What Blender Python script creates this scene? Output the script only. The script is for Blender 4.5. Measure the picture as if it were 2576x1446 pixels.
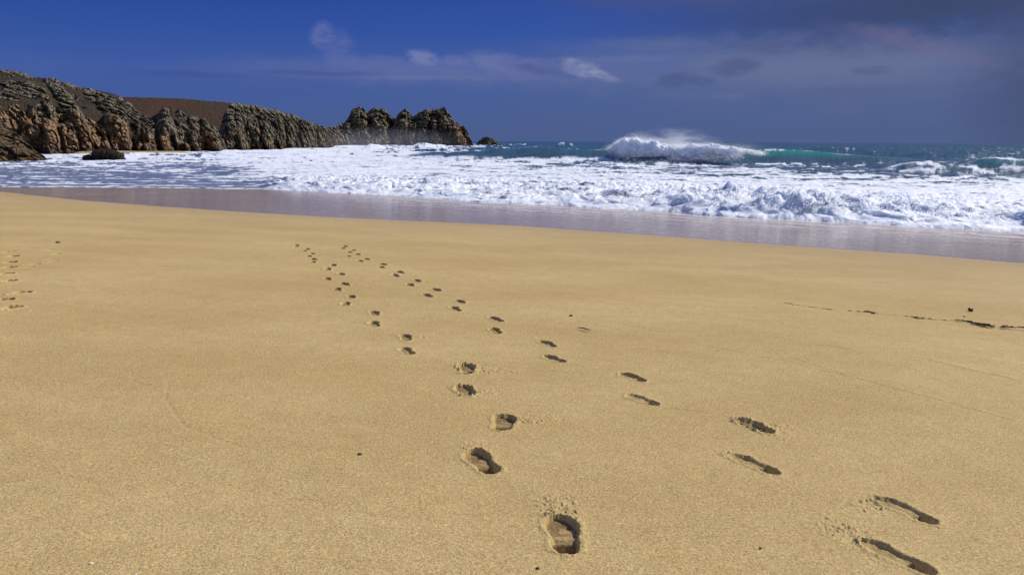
import bpy, math, random
import numpy as np
from mathutils import Matrix, Vector

for o in list(bpy.data.objects):
    bpy.data.objects.remove(o)
SC = bpy.context.scene
COL = SC.collection
rng = np.random.RandomState(7)

# ------------------------------------------------------------------ camera
F_MM = 28.0
PW, PH = 2575.0, 1446.0            # measuring scale used for the photograph
FPX = PW * F_MM / 36.0
PITCH = math.atan((PH / 2 - 356.0) / FPX)
ROLL = 0.0047
CAM_Z = 2.6                        # above still sea level (z = 0)
fwd = np.array([0, math.cos(PITCH), -math.sin(PITCH)])
r0 = np.array([1.0, 0, 0]); u0 = np.array([0, math.sin(PITCH), math.cos(PITCH)])
right = math.cos(ROLL) * r0 + math.sin(ROLL) * u0
up = -math.sin(ROLL) * r0 + math.cos(ROLL) * u0
cam = bpy.data.cameras.new('camera')
camo = bpy.data.objects.new('camera', cam)
COL.objects.link(camo)
cam.lens = F_MM; cam.sensor_width = 36.0; cam.sensor_fit = 'HORIZONTAL'
cam.clip_start = 0.05; cam.clip_end = 60000
M = Matrix.Identity(4)
for i in range(3):
    M[i][0] = right[i]; M[i][1] = up[i]; M[i][2] = -fwd[i]
M[0][3], M[1][3], M[2][3] = 0, 0, CAM_Z
camo.matrix_world = M
SC.camera = camo

def ray(px, py):
    d = fwd * FPX + right * (px - PW / 2) + up * (PH / 2 - py)
    return d / np.linalg.norm(d)

def on_level(px, py, z=0.0):
    d = ray(px, py)
    t = (z - CAM_Z) / d[2]
    return d[0] * t, d[1] * t

def azel(px, py):
    d = ray(px, py)
    return math.atan2(d[0], d[1]), math.asin(d[2])

# ------------------------------------------------------------------ light
SUN_AZ, SUN_EL = math.radians(60), math.radians(37)     # azimuth clockwise from +Y
sd = Vector((math.sin(SUN_AZ) * math.cos(SUN_EL), math.cos(SUN_AZ) * math.cos(SUN_EL), math.sin(SUN_EL)))
sl = bpy.data.lights.new('sun', 'SUN'); sl.energy = 4.7; sl.angle = math.radians(0.5); sl.color = (1.0, 0.95, 0.87)
so = bpy.data.objects.new('sun', sl); COL.objects.link(so)
so.rotation_euler = sd.to_track_quat('Z', 'Y').to_euler(); so.location = sd * 200

vs = SC.view_settings
vs.view_transform = 'Standard'; vs.look = 'None'; vs.exposure = 0.0; vs.gamma = 1.0; vs.use_curve_mapping = False

# ------------------------------------------------------------------ node helpers
class NT:
    def __init__(s, tree):
        s.t = tree; s.n = tree.nodes; s.l = tree.links
    def node(s, typ, **kw):
        n = s.n.new(typ)
        for k, v in kw.items():
            setattr(n, k, v)
        return n
    def put(s, sock, v):
        if v is None: return
        if hasattr(v, 'is_output') or hasattr(v, 'links'):
            s.l.new(v, sock)
        else:
            if isinstance(v, tuple) and len(v) == 3 and len(sock.default_value) == 4: v = v + (1,)
            sock.default_value = v
    def math(s, op, a, b=None, c=None, clamp=False):
        n = s.node('ShaderNodeMath', operation=op); n.use_clamp = clamp
        s.put(n.inputs[0], a); s.put(n.inputs[1], b)
        if c is not None: s.put(n.inputs[2], c)
        return n.outputs[0]
    def vmath(s, op, a, b=None):
        n = s.node('ShaderNodeVectorMath', operation=op)
        s.put(n.inputs[0], a); s.put(n.inputs[1], b)
        return n.outputs[0]
    def noise(s, vec, scale, detail=3, rough=0.5, dist=0.0, out=0):
        n = s.node('ShaderNodeTexNoise'); s.put(n.inputs['Vector'], vec)
        n.inputs['Scale'].default_value = scale; n.inputs['Detail'].default_value = detail
        n.inputs['Roughness'].default_value = rough; n.inputs['Distortion'].default_value = dist
        return n.outputs[out]
    def ramp(s, f, a, b, c0=0.0, c1=1.0, smooth=True):
        n = s.node('ShaderNodeMapRange'); n.clamp = True
        n.interpolation_type = 'SMOOTHSTEP' if smooth else 'LINEAR'
        s.put(n.inputs[0], f)
        n.inputs[1].default_value = a; n.inputs[2].default_value = b
        n.inputs[3].default_value = c0; n.inputs[4].default_value = c1
        return n.outputs[0]
    def mix(s, f, a, b, mode='MIX'):
        n = s.node('ShaderNodeMix', data_type='RGBA', blend_type=mode)
        s.put(n.inputs[0], f); s.put(n.inputs[6], a); s.put(n.inputs[7], b)
        return n.outputs[2]
    def attr(s, name):
        n = s.node('ShaderNodeAttribute', attribute_name=name)
        return n.outputs['Fac']
    def mapping(s, vec, scale=(1, 1, 1), rot=(0, 0, 0), loc=(0, 0, 0)):
        n = s.node('ShaderNodeMapping'); s.put(n.inputs[0], vec)
        n.inputs['Scale'].default_value = scale; n.inputs['Rotation'].default_value = rot; n.inputs['Location'].default_value = loc
        return n.outputs[0]
    def bump(s, h, strength, dist, normal=None):
        n = s.node('ShaderNodeBump'); s.put(n.inputs['Height'], h)
        n.inputs['Strength'].default_value = strength; n.inputs['Distance'].default_value = dist
        if normal is not None: s.put(n.inputs['Normal'], normal)
        return n.outputs[0]

def new_mat(name):
    m = bpy.data.materials.new(name); m.use_nodes = True
    m.node_tree.nodes.clear()
    t = NT(m.node_tree)
    out = t.node('ShaderNodeOutputMaterial')
    return m, t, out

# ------------------------------------------------------------------ world
W = bpy.data.worlds.new('World'); SC.world = W; W.use_nodes = True
W.node_tree.nodes.clear()
w = NT(W.node_tree)
wout = w.node('ShaderNodeOutputWorld'); bg = w.node('ShaderNodeBackground'); w.l.new(bg.outputs[0], wout.inputs[0])
tc = w.node('ShaderNodeTexCoord').outputs['Generated']
sky = w.node('ShaderNodeTexSky', sky_type='NISHITA'); sky.sun_disc = False
sky.sun_elevation = SUN_EL; sky.sun_rotation = SUN_AZ
sky.air_density = 1.0; sky.dust_density = 0.3; sky.ozone_density = 3.0
sep = w.node('ShaderNodeSeparateXYZ'); w.l.new(tc, sep.inputs[0])
AZ = w.math('ARCTAN2', sep.outputs[0], sep.outputs[1])
EL = w.math('ARCSINE', sep.outputs[2])
comb = w.node('ShaderNodeCombineXYZ'); w.put(comb.inputs[0], AZ); w.put(comb.inputs[1], EL)
P = comb.outputs[0]
SKYK = 0.1
def c(*v): return tuple(x / SKYK for x in v)
# weather: dark slate rain band at the horizon, deep clear blue above it to the left, thick grey cloud above right
elr = w.node('ShaderNodeValToRGB'); w.put(elr.inputs[0], w.ramp(EL, 0.0, 0.8, smooth=False))
cr = elr.color_ramp
def srgb(r, g, b):
    f = lambda v: (v / 255 / 12.92) if v / 255 <= .04045 else ((v / 255 + .055) / 1.055) ** 2.4
    return (f(r), f(g), f(b))
stops = [(0.0, srgb(66, 88, 142)), (0.035, srgb(64, 88, 148)), (0.10, srgb(60, 88, 160)), (0.16, srgb(44, 78, 158)), (0.22, srgb(32, 66, 150)), (0.45, srgb(38, 76, 158)), (1.0, srgb(54, 98, 180))]
while len(cr.elements) < len(stops): cr.elements.new(0.5)
for e, (p, cc) in zip(cr.elements, stops):
    e.position = p; e.color = (*cc, 1)
# the clear-air colour still follows the physical sky
clear = w.mix(0.82, w.mix(1.0, w.mix(1.0, sky.outputs[0], (SKYK, SKYK, SKYK), 'MULTIPLY'), (0.20, 0.27, 0.62), 'MULTIPLY'), elr.outputs[0])
wn1 = w.noise(w.mapping(P, (9, 34, 1)), 1.0, 5, 0.55)
wn2 = w.noise(w.mapping(P, (34, 80, 1), loc=(3, 1, 0)), 1.0, 6, 0.68)
wn3 = w.noise(w.mapping(P, (3.5, 14, 1), loc=(7, 2, 0)), 1.0, 3, 0.5)
cur = clear
# overall greyness growing to the right
gr = w.ramp(AZ, -0.45, 0.62, 0.0, 0.9)
lowgrey = w.mix(w.ramp(EL, 0.0, 0.17), srgb(80, 97, 137), srgb(88, 104, 148))
cur = w.mix(w.math('MULTIPLY', gr, w.ramp(EL, 0.13, 0.07, 0.15, 1.0)), cur, lowgrey)
wnc = w.noise(w.mapping(P, (30, 60, 1), loc=(1, 5, 0)), 1.0, 6, 0.68, out=1)
def cloud(px, py, sx, sy, col, amt, rot=0.0, nz=wn2, n0=0.38, n1=0.62, power=1.0):
    global cur
    a, e = azel(px, py)
    sa, se = sx / FPX, sy / FPX
    v = w.vmath('SUBTRACT', P, (a, e, 0))
    v = w.mapping(v, (1, 1, 1), (0, 0, -rot))
    v = w.mapping(v, (1 / sa, 1 / se, 1)); v = w.vmath('ADD', v, w.vmath('MULTIPLY', w.vmath('SUBTRACT', wnc, (.5, .5, .5)), (1.3 * min(1, 90 / sx), 1.3 * min(1, 60 / sy), 0)))
    ln = w.node('ShaderNodeVectorMath', operation='LENGTH'); w.l.new(v, ln.inputs[0])
    g = w.ramp(ln.outputs[1], 1.05, 0.35 if sx < 120 else 0.1)
    m = w.math('MULTIPLY', g, w.ramp(nz, n0, n1))
    cur = w.mix(w.math('MULTIPLY', m, amt), cur, srgb(*col))
# broad veils
cloud(300, 170, 900, 40, (76, 98, 162), .45, 0, wn3, .3, .6)
cloud(1250, 185, 900, 48, (92, 106, 156), .8, 0, wn3, .2, .6)
cloud(1200, 172, 600, 26, (102, 112, 166), .6, 0, wn1, .33, .6)
cloud(2050, 160, 900, 95, (102, 113, 149), .9, 0, wn3, .1, .6)
cloud(1750, 110, 420, 26, (104, 114, 160), .5, 0, wn1, .3, .6)
cloud(2150, 250, 700, 70, (92, 104, 144), .4, 0, wn1, .3, .6)
# heavy cloud top right
cloud(2420, 5, 900, 110, (62, 74, 108), .93, 0.03, wn3, .05, .35)
cloud(1800, -30, 520, 62, (78, 84, 118), .7, 0.02, wn3, .1, .4)
cloud(2700, 180, 260, 330, (70, 80, 116), .8, 0, wn3, .1, .4)
cloud(2330, 118, 210, 26, (112, 106, 138), .4, -0.28, wn1, .2, .55)
cloud(2240, 90, 190, 24, (108, 104, 138), .3, -0.2, wn1, .25, .55)
cloud(1100, 196, 620, 10, (104, 114, 164), .6, 0, wn1, .4, .6)
cloud(1500, 150, 500, 14, (106, 116, 160), .5, .02, wn1, .4, .6)
cloud(1900, 240, 500, 12, (98, 110, 152), .5, 0, wn1, .4, .6)
cloud(700, 215, 420, 10, (78, 92, 150), .5, 0, wn1, .4, .6)
cloud(960, 155, 160, 20, (88, 104, 164), .5, 0, wn2, .3, .6)
# puffs
cloud(808, 92, 34, 40, (104, 116, 170), .55, -0.5, wn2, .25, .5)
cloud(850, 128, 60, 46, (92, 108, 168), .6, -0.6, wn2, .25, .55)
cloud(1068, 146, 48, 26, (122, 132, 178), .7, -0.2, wn2, .2, .5)
cloud(1140, 152, 40, 20, (108, 118, 172), .5, 0, wn2, .25, .5)
cloud(1250, 160, 120, 36, (116, 124, 172), .65, -0.15, wn2, .3, .55)
cloud(1330, 172, 130, 18, (78, 88, 142), .7, -0.18, wn2, .35, .55)
cloud(1460, 172, 66, 26, (144, 150, 184), .62, -0.3, wn2, .3, .6)
cloud(1510, 187, 56, 14, (140, 146, 180), .55, -0.35, wn2, .25, .55)
cloud(800, 186, 210, 9, (66, 80, 142), .6, 0, wn1, .2, .5)
cloud(480, 188, 200, 12, (60, 78, 142), .5, 0, wn1, .2, .5)
# small dark scud
cloud(1852, 168, 78, 26, (78, 89, 131), .7, 0.14, wn2, .22, .45)
cloud(1700, 202, 66, 22, (78, 90, 134), .7, 0.15, wn2, .22, .45)
cloud(1765, 203, 44, 16, (80, 90, 138), .65, -0.1, wn2, .22, .45)
cloud(1942, 125, 60, 18, (82, 93, 134), .55, 0, wn2, .22, .45)
cloud(2190, 178, 50, 14, (84, 92, 130), .55, 0, wn2, .25, .5)
cloud(2150, 232, 240, 18, (84, 92, 134), .45, 0, wn1, .25, .55)
# high and behind the camera: unseen bright cloud, added as fill light
hi = w.math('MULTIPLY', w.ramp(EL, 0.3, 0.7), w.ramp(w.noise(w.mapping(tc, (2, 2, 2)), 1.0, 4, .55), .42, .62))
cur = w.mix(w.math('MULTIPLY', hi, .35), cur, (0.5, 0.55, 0.66))
behind = w.math('MULTIPLY', w.ramp(sep.outputs[1], 0.0, -0.8), w.ramp(EL, -0.05, 0.1))
cur = w.mix(w.math('MULTIPLY', behind, 0.6), cur, (0.25, 0.29, 0.42))
w.put(bg.inputs[0], cur); bg.inputs[1].default_value = 1.0

# ------------------------------------------------------------------ numpy noise
def _h(ix, iy, iz, seed):
    h = (ix * 374761393 + iy * 668265263 + iz * 2147483647 + seed * 1274126177) & 0xFFFFFFFF
    h = ((h ^ (h >> 13)) * 1274126177) & 0xFFFFFFFF
    h = ((h ^ (h >> 16)) * 2246822519) & 0xFFFFFFFF
    return ((h ^ (h >> 15)) & 0xFFFFFF).astype(np.float64) / 16777215.0
def vnoise(x, y, z=None, seed=0):
    if z is None:
        ix = np.floor(x).astype(np.int64); iy = np.floor(y).astype(np.int64)
        fx = x - ix; fy = y - iy
        fx = fx * fx * fx * (fx * (fx * 6 - 15) + 10); fy = fy * fy * fy * (fy * (fy * 6 - 15) + 10)
        a = _h(ix, iy, 0 * ix, seed); b = _h(ix + 1, iy, 0 * ix, seed)
        cc = _h(ix, iy + 1, 0 * ix, seed); d = _h(ix + 1, iy + 1, 0 * ix, seed)
        return (a + (b - a) * fx) * (1 - fy) + (cc + (d - cc) * fx) * fy
    ix = np.floor(x).astype(np.int64); iy = np.floor(y).astype(np.int64); iz = np.floor(z).astype(np.int64)
    fx = x - ix; fy = y - iy; fz = z - iz
    fx = fx * fx * (3 - 2 * fx); fy = fy * fy * (3 - 2 * fy); fz = fz * fz * (3 - 2 * fz)
    r = 0
    for dz in (0, 1):
        a = _h(ix, iy, iz + dz, seed); b = _h(ix + 1, iy, iz + dz, seed)
        cc = _h(ix, iy + 1, iz + dz, seed); d = _h(ix + 1, iy + 1, iz + dz, seed)
        v = (a + (b - a) * fx) * (1 - fy) + (cc + (d - cc) * fx) * fy
        r = r + v * (fz if dz else 1 - fz)
    return r
def fbm(x, y, z=None, oct=4, rough=.5, seed=0):
    s = 0; a = 1; t = 0
    for o in range(oct):
        k = 2.03 ** o
        s = s + a * vnoise(x * k + 17.3 * o, y * k - 9.1 * o, None if z is None else z * k, seed + o); t += a; a *= rough
    return s / t
def worley(x, y, z, seed=0):
    """returns F1, F2, random value of the nearest cell"""
    ix = np.floor(x).astype(np.int64); iy = np.floor(y).astype(np.int64); iz = np.floor(z).astype(np.int64)
    f1 = np.full(x.shape, 9.0); f2 = np.full(x.shape, 9.0); cv = np.zeros(x.shape)
    for dx in (-1, 0, 1):
        for dy in (-1, 0, 1):
            for dz in (-1, 0, 1):
                jx, jy, jz = ix + dx, iy + dy, iz + dz
                px = jx + _h(jx, jy, jz, seed); py = jy + _h(jx, jy, jz, seed + 1); pz = jz + _h(jx, jy, jz, seed + 2)
                d = np.sqrt((px - x) ** 2 + (py - y) ** 2 + (pz - z) ** 2)
                v = _h(jx, jy, jz, seed + 3)
                n = d < f1
                f2 = np.where(n, f1, np.minimum(f2, d)); cv = np.where(n, v, cv); f1 = np.where(n, d, f1)
    return f1, f2, cv
def sstep(x, a, b):
    t = np.clip((x - a) / (b - a), 0, 1)
    return t * t * (3 - 2 * t)

# ------------------------------------------------------------------ mesh helpers
def grid_faces(nr, nc, wrap=False):
    j = np.arange(nc if wrap else nc - 1); i = np.arange(nr - 1)
    I, J = np.meshgrid(i, j, indexing='ij')
    J2 = (J + 1) % nc
    return np.stack([I * nc + J, I * nc + J2, (I + 1) * nc + J2, (I + 1) * nc + J], -1).reshape(-1, 4)
def mesh_np(name, V, Fq, mat=None, attrs=None, parent=None, loc=None, smooth=True):
    used = np.unique(Fq)
    remap = np.zeros(len(V), dtype=np.int64); remap[used] = np.arange(len(used))
    V2 = V[used]; F2 = remap[Fq]
    if loc is not None: V2 = V2 - np.array(loc)
    me = bpy.data.meshes.new(name)
    me.vertices.add(len(V2)); me.vertices.foreach_set('co', V2.astype(np.float32).ravel())
    me.loops.add(F2.size); me.loops.foreach_set('vertex_index', F2.astype(np.int32).ravel())
    k = F2.shape[1]
    me.polygons.add(len(F2)); me.polygons.foreach_set('loop_start', (np.arange(len(F2)) * k).astype(np.int32))
    me.polygons.foreach_set('loop_total', np.full(len(F2), k, dtype=np.int32))
    me.polygons.foreach_set('use_smooth', np.full(len(F2), smooth, dtype=bool))
    me.update(calc_edges=True); me.validate()
    if attrs:
        for an, av in attrs.items():
            a = me.attributes.new(an, 'FLOAT', 'POINT')
            a.data.foreach_set('value', av[used].astype(np.float32))
    if mat: me.materials.append(mat)
    o = bpy.data.objects.new(name, me); COL.objects.link(o)
    if parent is not None: o.parent = parent
    if loc is not None: o.location = loc
    return o
def tag(o, label=None, cat=None, group=None, kind=None):
    if label: o['label'] = label
    if cat: o['category'] = cat
    if group: o['group'] = group
    if kind: o['kind'] = kind
    return o

# ------------------------------------------------------------------ shoreline and beach profile (world metres)
SHORE = np.array([(-400, 10), (-150, 36), (-90, 44), (-60, 45), (-40, 44), (-28, 43.4), (-20, 43.2), (-13, 42.2), (-7, 38.6), (0, 33.2), (7, 28.3), (15, 23.2), (25, 16.5),
                  (40, 6), (60, -10), (100, -50), (200, -160)], float)
WETL = [(-700, 462), (-300, 470), (0, 483), (100, 494), (200, 505), (500, 527), (860, 549), (1290, 568), (1600, 590), (2000, 621), (2300, 641), (2575, 664), (3000, 700), (3600, 760)]
def poly_dist(x, y, pts):
    """signed distance, positive on the camera's side (right of travel direction +x)"""
    best = np.full(x.shape, 1e9); sg = np.ones(x.shape)
    for (x0, y0), (x1, y1) in zip(pts[:-1], pts[1:]):
        dx, dy = x1 - x0, y1 - y0; L2 = dx * dx + dy * dy
        t = np.clip(((x - x0) * dx + (y - y0) * dy) / L2, 0, 1)
        d = np.hypot(x - x0 - t * dx, y - y0 - t * dy)
        cr_ = (dx * (y - y0) - dy * (x - x0))
        n = d < best - 1e-9
        best = np.where(n, d, best); sg = np.where(n, np.where(cr_ < 0, 1.0, -1.0), sg)
    return best * sg
def sand_profile(d):
    z = 0.05 + 0.0278 * d + 0.0238 * 2.5 * np.logaddexp(0, (d - 9) / 2.5)
    z = np.where(d > 40, z - 0.03 * (d - 40), z)
    return np.maximum(z, -3.0)
def sand_z(x, y):
    return sand_profile(poly_dist(np.asarray(x, float), np.asarray(y, float), SHORE))
FOOT = float(sand_z(0, 0))
OFF = 1.25 - FOOT      # keep the sand 1.35 m below the lens
print('foot z', FOOT)
def sand_z2(x, y, d=None):
    if d is None: d = poly_dist(np.asarray(x, float), np.asarray(y, float), SHORE)
    z = sand_profile(d) + OFF * sstep(d, 8, 22)
    # little cove beach under the cliff
    z = z + 3.42 * sstep(x, -92, -84) * sstep(x, -56, -66) * np.exp(-((y - 158) / 9) ** 4)
    return z
def on_sand(px, py):
    d = ray(px, py); lo, hi = 1.0, 70.0
    for _ in range(50):
        m = (lo + hi) / 2; p = np.array([0, 0, CAM_Z]) + d * m
        if p[2] > float(sand_z2(p[0], p[1])): lo = m
        else: hi = m
    return p
wet_pts = np.array([on_sand(a, b)[:2] for a, b in WETL])

# ------------------------------------------------------------------ materials
def mat_sand():
    m, t, out = new_mat('sand')
    pos = t.node('ShaderNodeNewGeometry').outputs['Position']
    b = t.node('ShaderNodeBsdfPrincipled'); t.l.new(b.outputs[0], out.inputs[0])
    wet = t.attr('wet'); shore = t.attr('shore'); cr_ = t.attr('crumb')
    n_big = t.noise(t.mapping(pos, (.35, .6, 1)), 1.0, 4, .55)
    n_mid = t.noise(pos, 6.0, 4, .6)
    n_f = t.noise(pos, 130, 3, .65)
    n_ff = t.noise(pos, 420, 2, .7)
    n_g = t.noise(t.mapping(pos, loc=(5, 3, 1)), 60, 3, .7)
    col = t.mix(t.ramp(n_big, .3, .7), (.45, .315, .125), (.53, .385, .168))
    col = t.mix(t.ramp(n_mid, .25, .75, 0, .4), col, (.40, .27, .10))
    spk = t.ramp(n_f, .36, .64, .68, 1.32, smooth=False)
    spk2 = t.ramp(n_ff, .35, .65, .7, 1.3, smooth=False)
    spk3 = t.ramp(n_g, .35, .65, .86, 1.14, smooth=False)
    k = t.math('MULTIPLY', t.math('MULTIPLY', spk, spk2), spk3)
    col = t.mix(1.0, col, k, 'MULTIPLY')
    # pale shell grit and dark grains
    vor = t.node('ShaderNodeTexVoronoi', feature='F1'); t.put(vor.inputs['Vector'], pos); vor.inputs['Scale'].default_value = 85
    vsep = t.node('ShaderNodeSeparateColor'); t.l.new(vor.outputs['Color'], vsep.inputs[0])
    g1 = t.math('MULTIPLY', t.ramp(vsep.outputs[0], .955, .97), t.ramp(vor.outputs['Distance'], .34, .18))
    col = t.mix(t.math('MULTIPLY', g1, .6), col, (.8, .74, .6))
    g2 = t.math('MULTIPLY', t.ramp(vsep.outputs[1], .95, .97), t.ramp(vor.outputs['Distance'], .4, .2))
    col = t.mix(t.math('MULTIPLY', g2, .45), col, (.16, .10, .05))
    col = t.mix(t.math('MULTIPLY', cr_, .5), col, (.56, .41, .18))
    col = t.mix(t.math('MULTIPLY', t.attr('pit'), .68), col, (.085, .045, .018))  # footprint shadow painted into the sand colour, stronger where deeper
    # wet band below the swash limit
    en = t.noise(t.mapping(pos, (.5, .5, .5)), 1.0, 4, .55)
    we = t.math('ADD', wet, t.math('MULTIPLY', t.math('SUBTRACT', en, .5), .35))
    damp = t.ramp(we, -2.6, 0.3)
    wm = t.ramp(we, -0.22, 0.28)
    col = t.mix(t.math('MULTIPLY', t.ramp(we, -10, 0), .30), col, (.36, .27, .155))
    col = t.mix(t.math('MULTIPLY', damp, .35), col, (.36, .25, .14))
    col = t.mix(wm, col, t.mix(t.ramp(n_big, .3, .7), (.34, .245, .155), (.41, .295, .185)))
    # lacy foam lines left by the last swash
    fn = t.noise(t.mapping(pos, (.5, .5, 1), loc=(2, 9, 0)), 1.0, 5, .6)
    fn2 = t.noise(pos, 9, 4, .65)
    sw = t.math('ADD', shore, t.math('MULTIPLY', t.math('SUBTRACT', fn, .5), 3.2))
    lines = None
    for dd, wd, am in ((0.6, .40, .7), (1.9, .45, .7), (3.2, .35, .5), (4.6, .22, .3)):
        q = t.math('ABSOLUTE', t.math('SUBTRACT', sw, dd))
        q = t.math('MULTIPLY', t.ramp(q, wd, wd * .2), am)
        lines = q if lines is None else t.math('MAXIMUM', lines, q)
    lace = t.math('MULTIPLY', t.ramp(sw, 3.4, .6, 0, .42), t.ramp(fn2, .5, .68))
    lines = t.math('MAXIMUM', t.math('MULTIPLY', lines, t.ramp(fn2, .36, .58)), lace)
    lines = t.math('MULTIPLY', lines, t.ramp(t.attr('lace'), 0, 1))
    col = t.mix(lines, col, (.80, .80, .82))
    t.put(b.inputs['Base Color'], col)
    rg = t.mix(wm, (.93, .93, .93), t.ramp(n_mid, .3, .7, .10, .2))
    rg = t.mix(lines, rg, (.8, .8, .8))
    t.put(b.inputs['Roughness'], rg)
    t.put(b.inputs['Specular IOR Level'], t.mix(wm, (.15, .15, .15), (.36, .36, .36)))
    hgt = t.math('ADD', t.math('MULTIPLY', n_f, .5), t.math('ADD', t.math('MULTIPLY', n_ff, .25), t.math('MULTIPLY', n_g, .7)))
    hgt = t.math('MULTIPLY', hgt, t.math('SUBTRACT', 1.0, wm))
    nb = t.bump(hgt, .75, .007)
    rip = t.noise(t.mapping(pos, (.7, 5.0, 1), rot=(0, 0, -.5)), 1.0, 4, .6)
    nb2 = t.bump(t.math('MULTIPLY', rip, wm), .35, .012, nb)
    t.put(b.inputs['Normal'], nb2)
    return m
MSAND = mat_sand()

def mat_sea():
    m, t, out = new_mat('sea_water')
    pos = t.node('ShaderNodeNewGeometry').outputs['Position']
    foam = t.attr('foam'); green = t.attr('green'); shal = t.attr('shallow')
    wb = t.node('ShaderNodeBsdfPrincipled'); fb = t.node('ShaderNodeBsdfPrincipled')
    n1 = t.noise(t.mapping(pos, (.25, .9, .6), rot=(0, 0, .12)), 1.0, 5, .6)
    col = t.mix(t.ramp(n1, .35, .65), (.018, .060, .088), (.030, .098, .120))
    col = t.mix(green, col, (.035, .27, .205))  # green of light passing through the crest, put into the water colour
    col = t.mix(shal, col, (.17, .195, .27))
    t.put(wb.inputs['Base Color'], col)
    wb.inputs['Roughness'].default_value = .28; wb.inputs['IOR'].default_value = 1.33
    wb.inputs['Specular IOR Level'].default_value = .35
    w1 = t.noise(t.mapping(pos, (.5, 1.9, 1), rot=(0, 0, .15)), 1.0, 5, .62)
    w2 = t.noise(t.mapping(pos, (2.2, 5, 2)), 1.0, 4, .6)
    t.put(wb.inputs['Normal'], t.bump(t.math('ADD', w1, t.math('MULTIPLY', w2, .25)), .5, .45))
    f1 = t.noise(t.mapping(pos, (3, 4.5, 3)), 1.0, 5, .68)
    f2 = t.noise(t.mapping(pos, (9, 12, 9)), 1.0, 3, .6)
    t.put(fb.inputs['Base Color'], t.mix(t.ramp(f1, .35, .62), (.72, .76, .82), (.90, .91, .91)))
    fb.inputs['Roughness'].default_value = .75; FCOL = t.mix(t.ramp(f1, .35, .62), (.72, .76, .82), (.90, .91, .91))
    fb.inputs['Subsurface Weight'].default_value = 0.85; fb.inputs['Subsurface Radius'].default_value = (.8, .9, 1.0); fb.inputs['Subsurface Scale'].default_value = .22
    t.put(fb.inputs['Normal'], t.bump(t.math('ADD', f1, t.math('MULTIPLY', f2, .4)), .6, .14))
    f3 = t.noise(t.mapping(pos, (.9, 4.0, 1), rot=(0, 0, .1)), 1.0, 4, .65)
    f4 = t.noise(t.mapping(pos, (.14, .5, 1), rot=(0, 0, .15)), 1.0, 6, .68)
    t.put(fb.inputs['Base Color'], t.mix(t.math('MAXIMUM', t.ramp(f4, .50, .36), t.ramp(f3, .46, .34, 0, .8)), FCOL, (.46, .53, .64)))
    fm = t.ramp(t.math('ADD', foam, t.math('ADD', t.math('MULTIPLY', t.math('SUBTRACT', f1, .5), .8), t.math('MULTIPLY', t.math('SUBTRACT', f3, .5), .9))), .22, .82)
    mx = t.node('ShaderNodeMixShader'); t.put(mx.inputs[0], fm)
    t.l.new(wb.outputs[0], mx.inputs[1]); t.l.new(fb.outputs[0], mx.inputs[2]); t.l.new(mx.outputs[0], out.inputs[0])
    return m
MSEA = mat_sea()

def mat_foam(name='foam'):
    m, t, out = new_mat(name)
    pos = t.node('ShaderNodeNewGeometry').outputs['Position']
    b = t.node('ShaderNodeBsdfPrincipled'); t.l.new(b.outputs[0], out.inputs[0])
    f1 = t.noise(t.mapping(pos, (1.8, 2.2, .9)), 1.0, 6, .65)
    t.put(b.inputs['Base Color'], t.mix(t.ramp(f1, .35, .65), (.66, .72, .80), (.93, .94, .95)))
    b.inputs['Roughness'].default_value = .8
    b.inputs['Subsurface Weight'].default_value = .9; b.inputs['Subsurface Radius'].default_value = (.8, .9, 1.0); b.inputs['Subsurface Scale'].default_value = .5
    t.put(b.inputs['Normal'], t.bump(f1, .4, .2))
    return m
MFOAM = mat_foam()

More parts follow.
